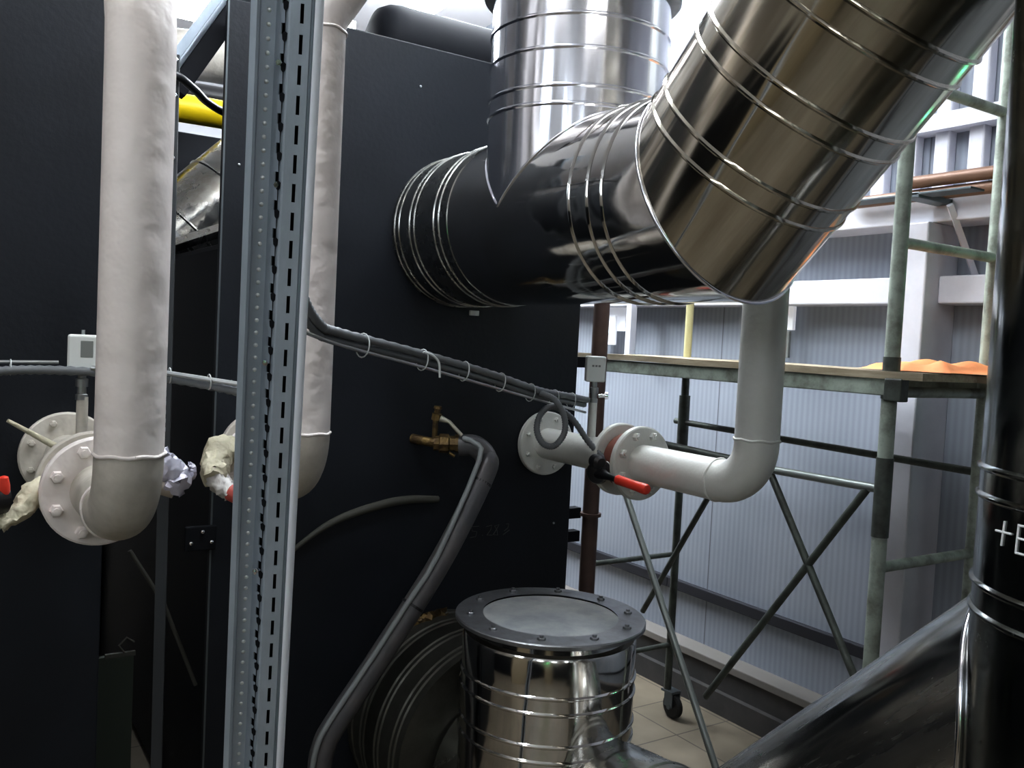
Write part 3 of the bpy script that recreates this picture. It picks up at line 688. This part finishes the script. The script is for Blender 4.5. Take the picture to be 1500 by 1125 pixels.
def plank(x0, x1, y0, y1, label):
    bm = box((x0, y0, 1.598), (x1, y1, 1.62)); bmesh.ops.subdivide_edges(bm, edges=bm.edges, cuts=6, use_grid_fill=True)
    for v in bm.verts: v.co.z += .0015 * math.sin(v.co.y * 9 + x0 * 7)
    tag(obj('scaffold_board', bm, WOOD), label, 'board')
plank(XF - .035, XF + .235, YN - .12, YF + .10, 'worn wooden board on the room side of the scaffold platform')
plank(XF + .245, XB + .03, YN - .16, YF + .12, 'worn wooden board on the wall side of the scaffold platform')
# orange cloth on the boards
bm = bmesh.new(); nx, ny = 18, 22
rows = []
for i in range(nx + 1):
    r = []
    for j in range(ny + 1):
        fx, fy = i / nx, j / ny; x = 2.36 + .33 * fx; yy = 1.40 + .30 * fy
        e = min(fx, 1 - fx, fy, 1 - fy) * 6; e = min(1, e)
        zz = 1.6225 + e * (.024 + .008 * math.sin(fx * 9 + fy * 4) + .006 * math.sin(fy * 17 - fx * 5))
        r.append(bm.verts.new((x + .01 * math.sin(fy * 8), yy + .012 * math.sin(fx * 7), zz)))
    rows.append(r)
for i in range(nx):
    for j in range(ny): bm.faces.new((rows[i][j], rows[i + 1][j], rows[i + 1][j + 1], rows[i][j + 1]))
tag(obj('orange_cloth', bm, ORANGE, None, 60), 'bright orange cloth bundle lying on the scaffold boards', 'cloth')

# ------------------------------------------------------------------ lamps
def luminaire(c, L, W, ax, m, label, tilt=0):
    t = thing('ceiling_light', label, 'light', 'fluorescent ceiling lights')
    hx, hy = (L / 2, W / 2) if ax == 'x' else (W / 2, L / 2)
    x, y, z = c
    obj('housing', box((x - hx * .96, y - hy * .96, z + .012), (x + hx * .96, y + hy * .96, z + .035), .005), LAMPH, t)
    obj('diffuser', box((x - hx, y - hy, z - .035), (x + hx, y + hy, z + .012), .006), m, t)
    obj('hanger', tube([(x, y, z + .05), (x, y, 3.8)], .008, 8), LAMPH, t)
    return t
luminaire((2.13, 4.35, 3.38), 1.6, .10, 'y', LAMP, 'fluorescent light running away above the right boiler')
luminaire((2.75, 4.45, 3.38), .9, .08, 'x', LAMP, 'fluorescent light running crosswise above the black drum')
luminaire((1.25, 5.0, 3.38), 1.4, .5, 'x', LAMP, 'blown out bright light above the gap between boilers')
luminaire((2.45, 3.3, 3.5), .3, 1.2, 'x', LAMP, 'fluorescent light above the scaffold beside the wall')
luminaire((.95, 1.7, 3.4), 1.5, .18, 'x', LAMP, 'added unseen light above the upper flue duct tee')  # added to brighten the upper casing and grade it darker downwards
luminaire((-.6, 1.2, 3.5), 1.0, .12, 'x', LAMPK, 'fluorescent light above the nearest beige pipe at far left')
luminaire((-.8, 1.0, 3.55), 1.3, .14, 'y', LAMPK, 'fluorescent light above the walkway left of the camera')
luminaire((.4, -.9, 3.55), 1.3, .14, 'x', LAMPK, 'fluorescent light above the walkway behind the camera')

luminaire((1.75, 2.75, 3.6), 1.2, .14, 'y', LAMP, 'added unseen light above the edge of the right boiler')  # added to light the wall, scaffold and tee
GLOWPANEL = mat('added_glow_panel', (.8, .85, .9), .5, emis=((.85, .92, 1), 7))  # unseen glowing panels added so the steel tee mirrors bright streaks
for k, (lo, hi) in enumerate((((-3.19, -2.9, 2.5), (-3.17, -2.2, 3.6)), ((-3.19, -1.5, 2.5), (-3.17, -1.1, 3.6)), ((-3.19, .3, 2.5), (-3.17, 1.0, 3.6)), ((-2.1, -4.09, 2.4), (-1.6, -4.07, 3.6)), ((.0, -4.09, 2.4), (.35, -4.07, 3.6)))):
    struct('glow_panel_%d' % (k + 1), box(lo, hi, .003), GLOWPANEL)
# ------------------------------------------------------------------ equipment behind the camera (mirrored in the ducts)
cc = thing('control_cabinet', 'tan control cabinet with green lamps standing behind the camera', 'cabinet')
obj('casing', box((-1.6, -2.2, 0), (-.9, -1.7, 2.1), .01), TAN, cc)
for k in range(3): obj('green_lamp', lathe((-1.1 - .12 * k, -1.7, 1.6), (0, 1, 0), [(0, .02), (.02, .018), (.025, .008)], 14), GREEN, cc)
cc = thing('wall_panel', 'grey wall box with green lamps hidden beyond the stack', 'panel')
obj('casing', box((2.98, .9, 1.80), (3.03, 1.30, 2.3), .006), LAMPH, cc)
for k in range(3): obj('green_lamp', lathe((2.98, .98 + .12 * k, 1.92 + .12 * (k % 2)), (-1, 0, 0), [(0, .011), (.01, .010), (.014, .004)], 14), GREEN, cc)
cc = thing('control_cabinet', 'black boiler like cabinet across the walkway behind the camera', 'cabinet')
obj('casing', box((.6, -2.6, 0), (2.0, -2.1, 2.3), .01), BLACKM, cc)
for k in range(2): obj('orange_lamp', lathe((.9 + .12 * k, -2.1, 1.5), (0, 1, 0), [(0, .02), (.02, .018), (.025, .008)], 14), ORLED, cc)
tag(obj('storage_box', box((-2.2, .2, 0), (-1.7, 1.3, 1.9), .01), TAN), 'tan upright panel against the side of the walkway', 'panel')

# ------------------------------------------------------------------ world, camera, view
w = bpy.data.worlds.new('World'); bpy.context.scene.world = w; w.use_nodes = True
w.node_tree.nodes['Background'].inputs[0].default_value = (.5, .55, .65, 1); w.node_tree.nodes['Background'].inputs[1].default_value = .05

F = 1300; yaw = math.radians(33.2); roll = math.radians(2.86); pitch = math.atan(62 / F)
Hh = V((math.cos(yaw), -math.sin(yaw), 0)); FH = V((math.sin(yaw), math.cos(yaw), 0)); Zu = V((0, 0, 1))
Fv = FH * math.cos(pitch) - Zu * math.sin(pitch); U = Zu * math.cos(pitch) + FH * math.sin(pitch)
Rr = Hh * math.cos(roll) + U * math.sin(roll); Ur = -Hh * math.sin(roll) + U * math.cos(roll)
M = Matrix(((Rr.x, Ur.x, -Fv.x, 0), (Rr.y, Ur.y, -Fv.y, 0), (Rr.z, Ur.z, -Fv.z, 1.65), (0, 0, 0, 1)))
cam = bpy.data.cameras.new('camera'); co = bpy.data.objects.new('camera', cam); C.objects.link(co)
co.matrix_world = M; cam.sensor_width = 36; cam.lens = F / 1500 * 36; cam.clip_start = .02; cam.clip_end = 60
bpy.context.scene.camera = co
sc_ = bpy.context.scene
sc_.view_settings.view_transform = 'Standard'; sc_.view_settings.look = 'None'; sc_.view_settings.exposure = .3; sc_.view_settings.gamma = .86
sc_.cycles.max_bounces = 8; sc_.cycles.use_denoising = True; sc_.cycles.sample_clamp_indirect = 6
sc_.cycles.caustics_reflective = False; sc_.cycles.caustics_refractive = False
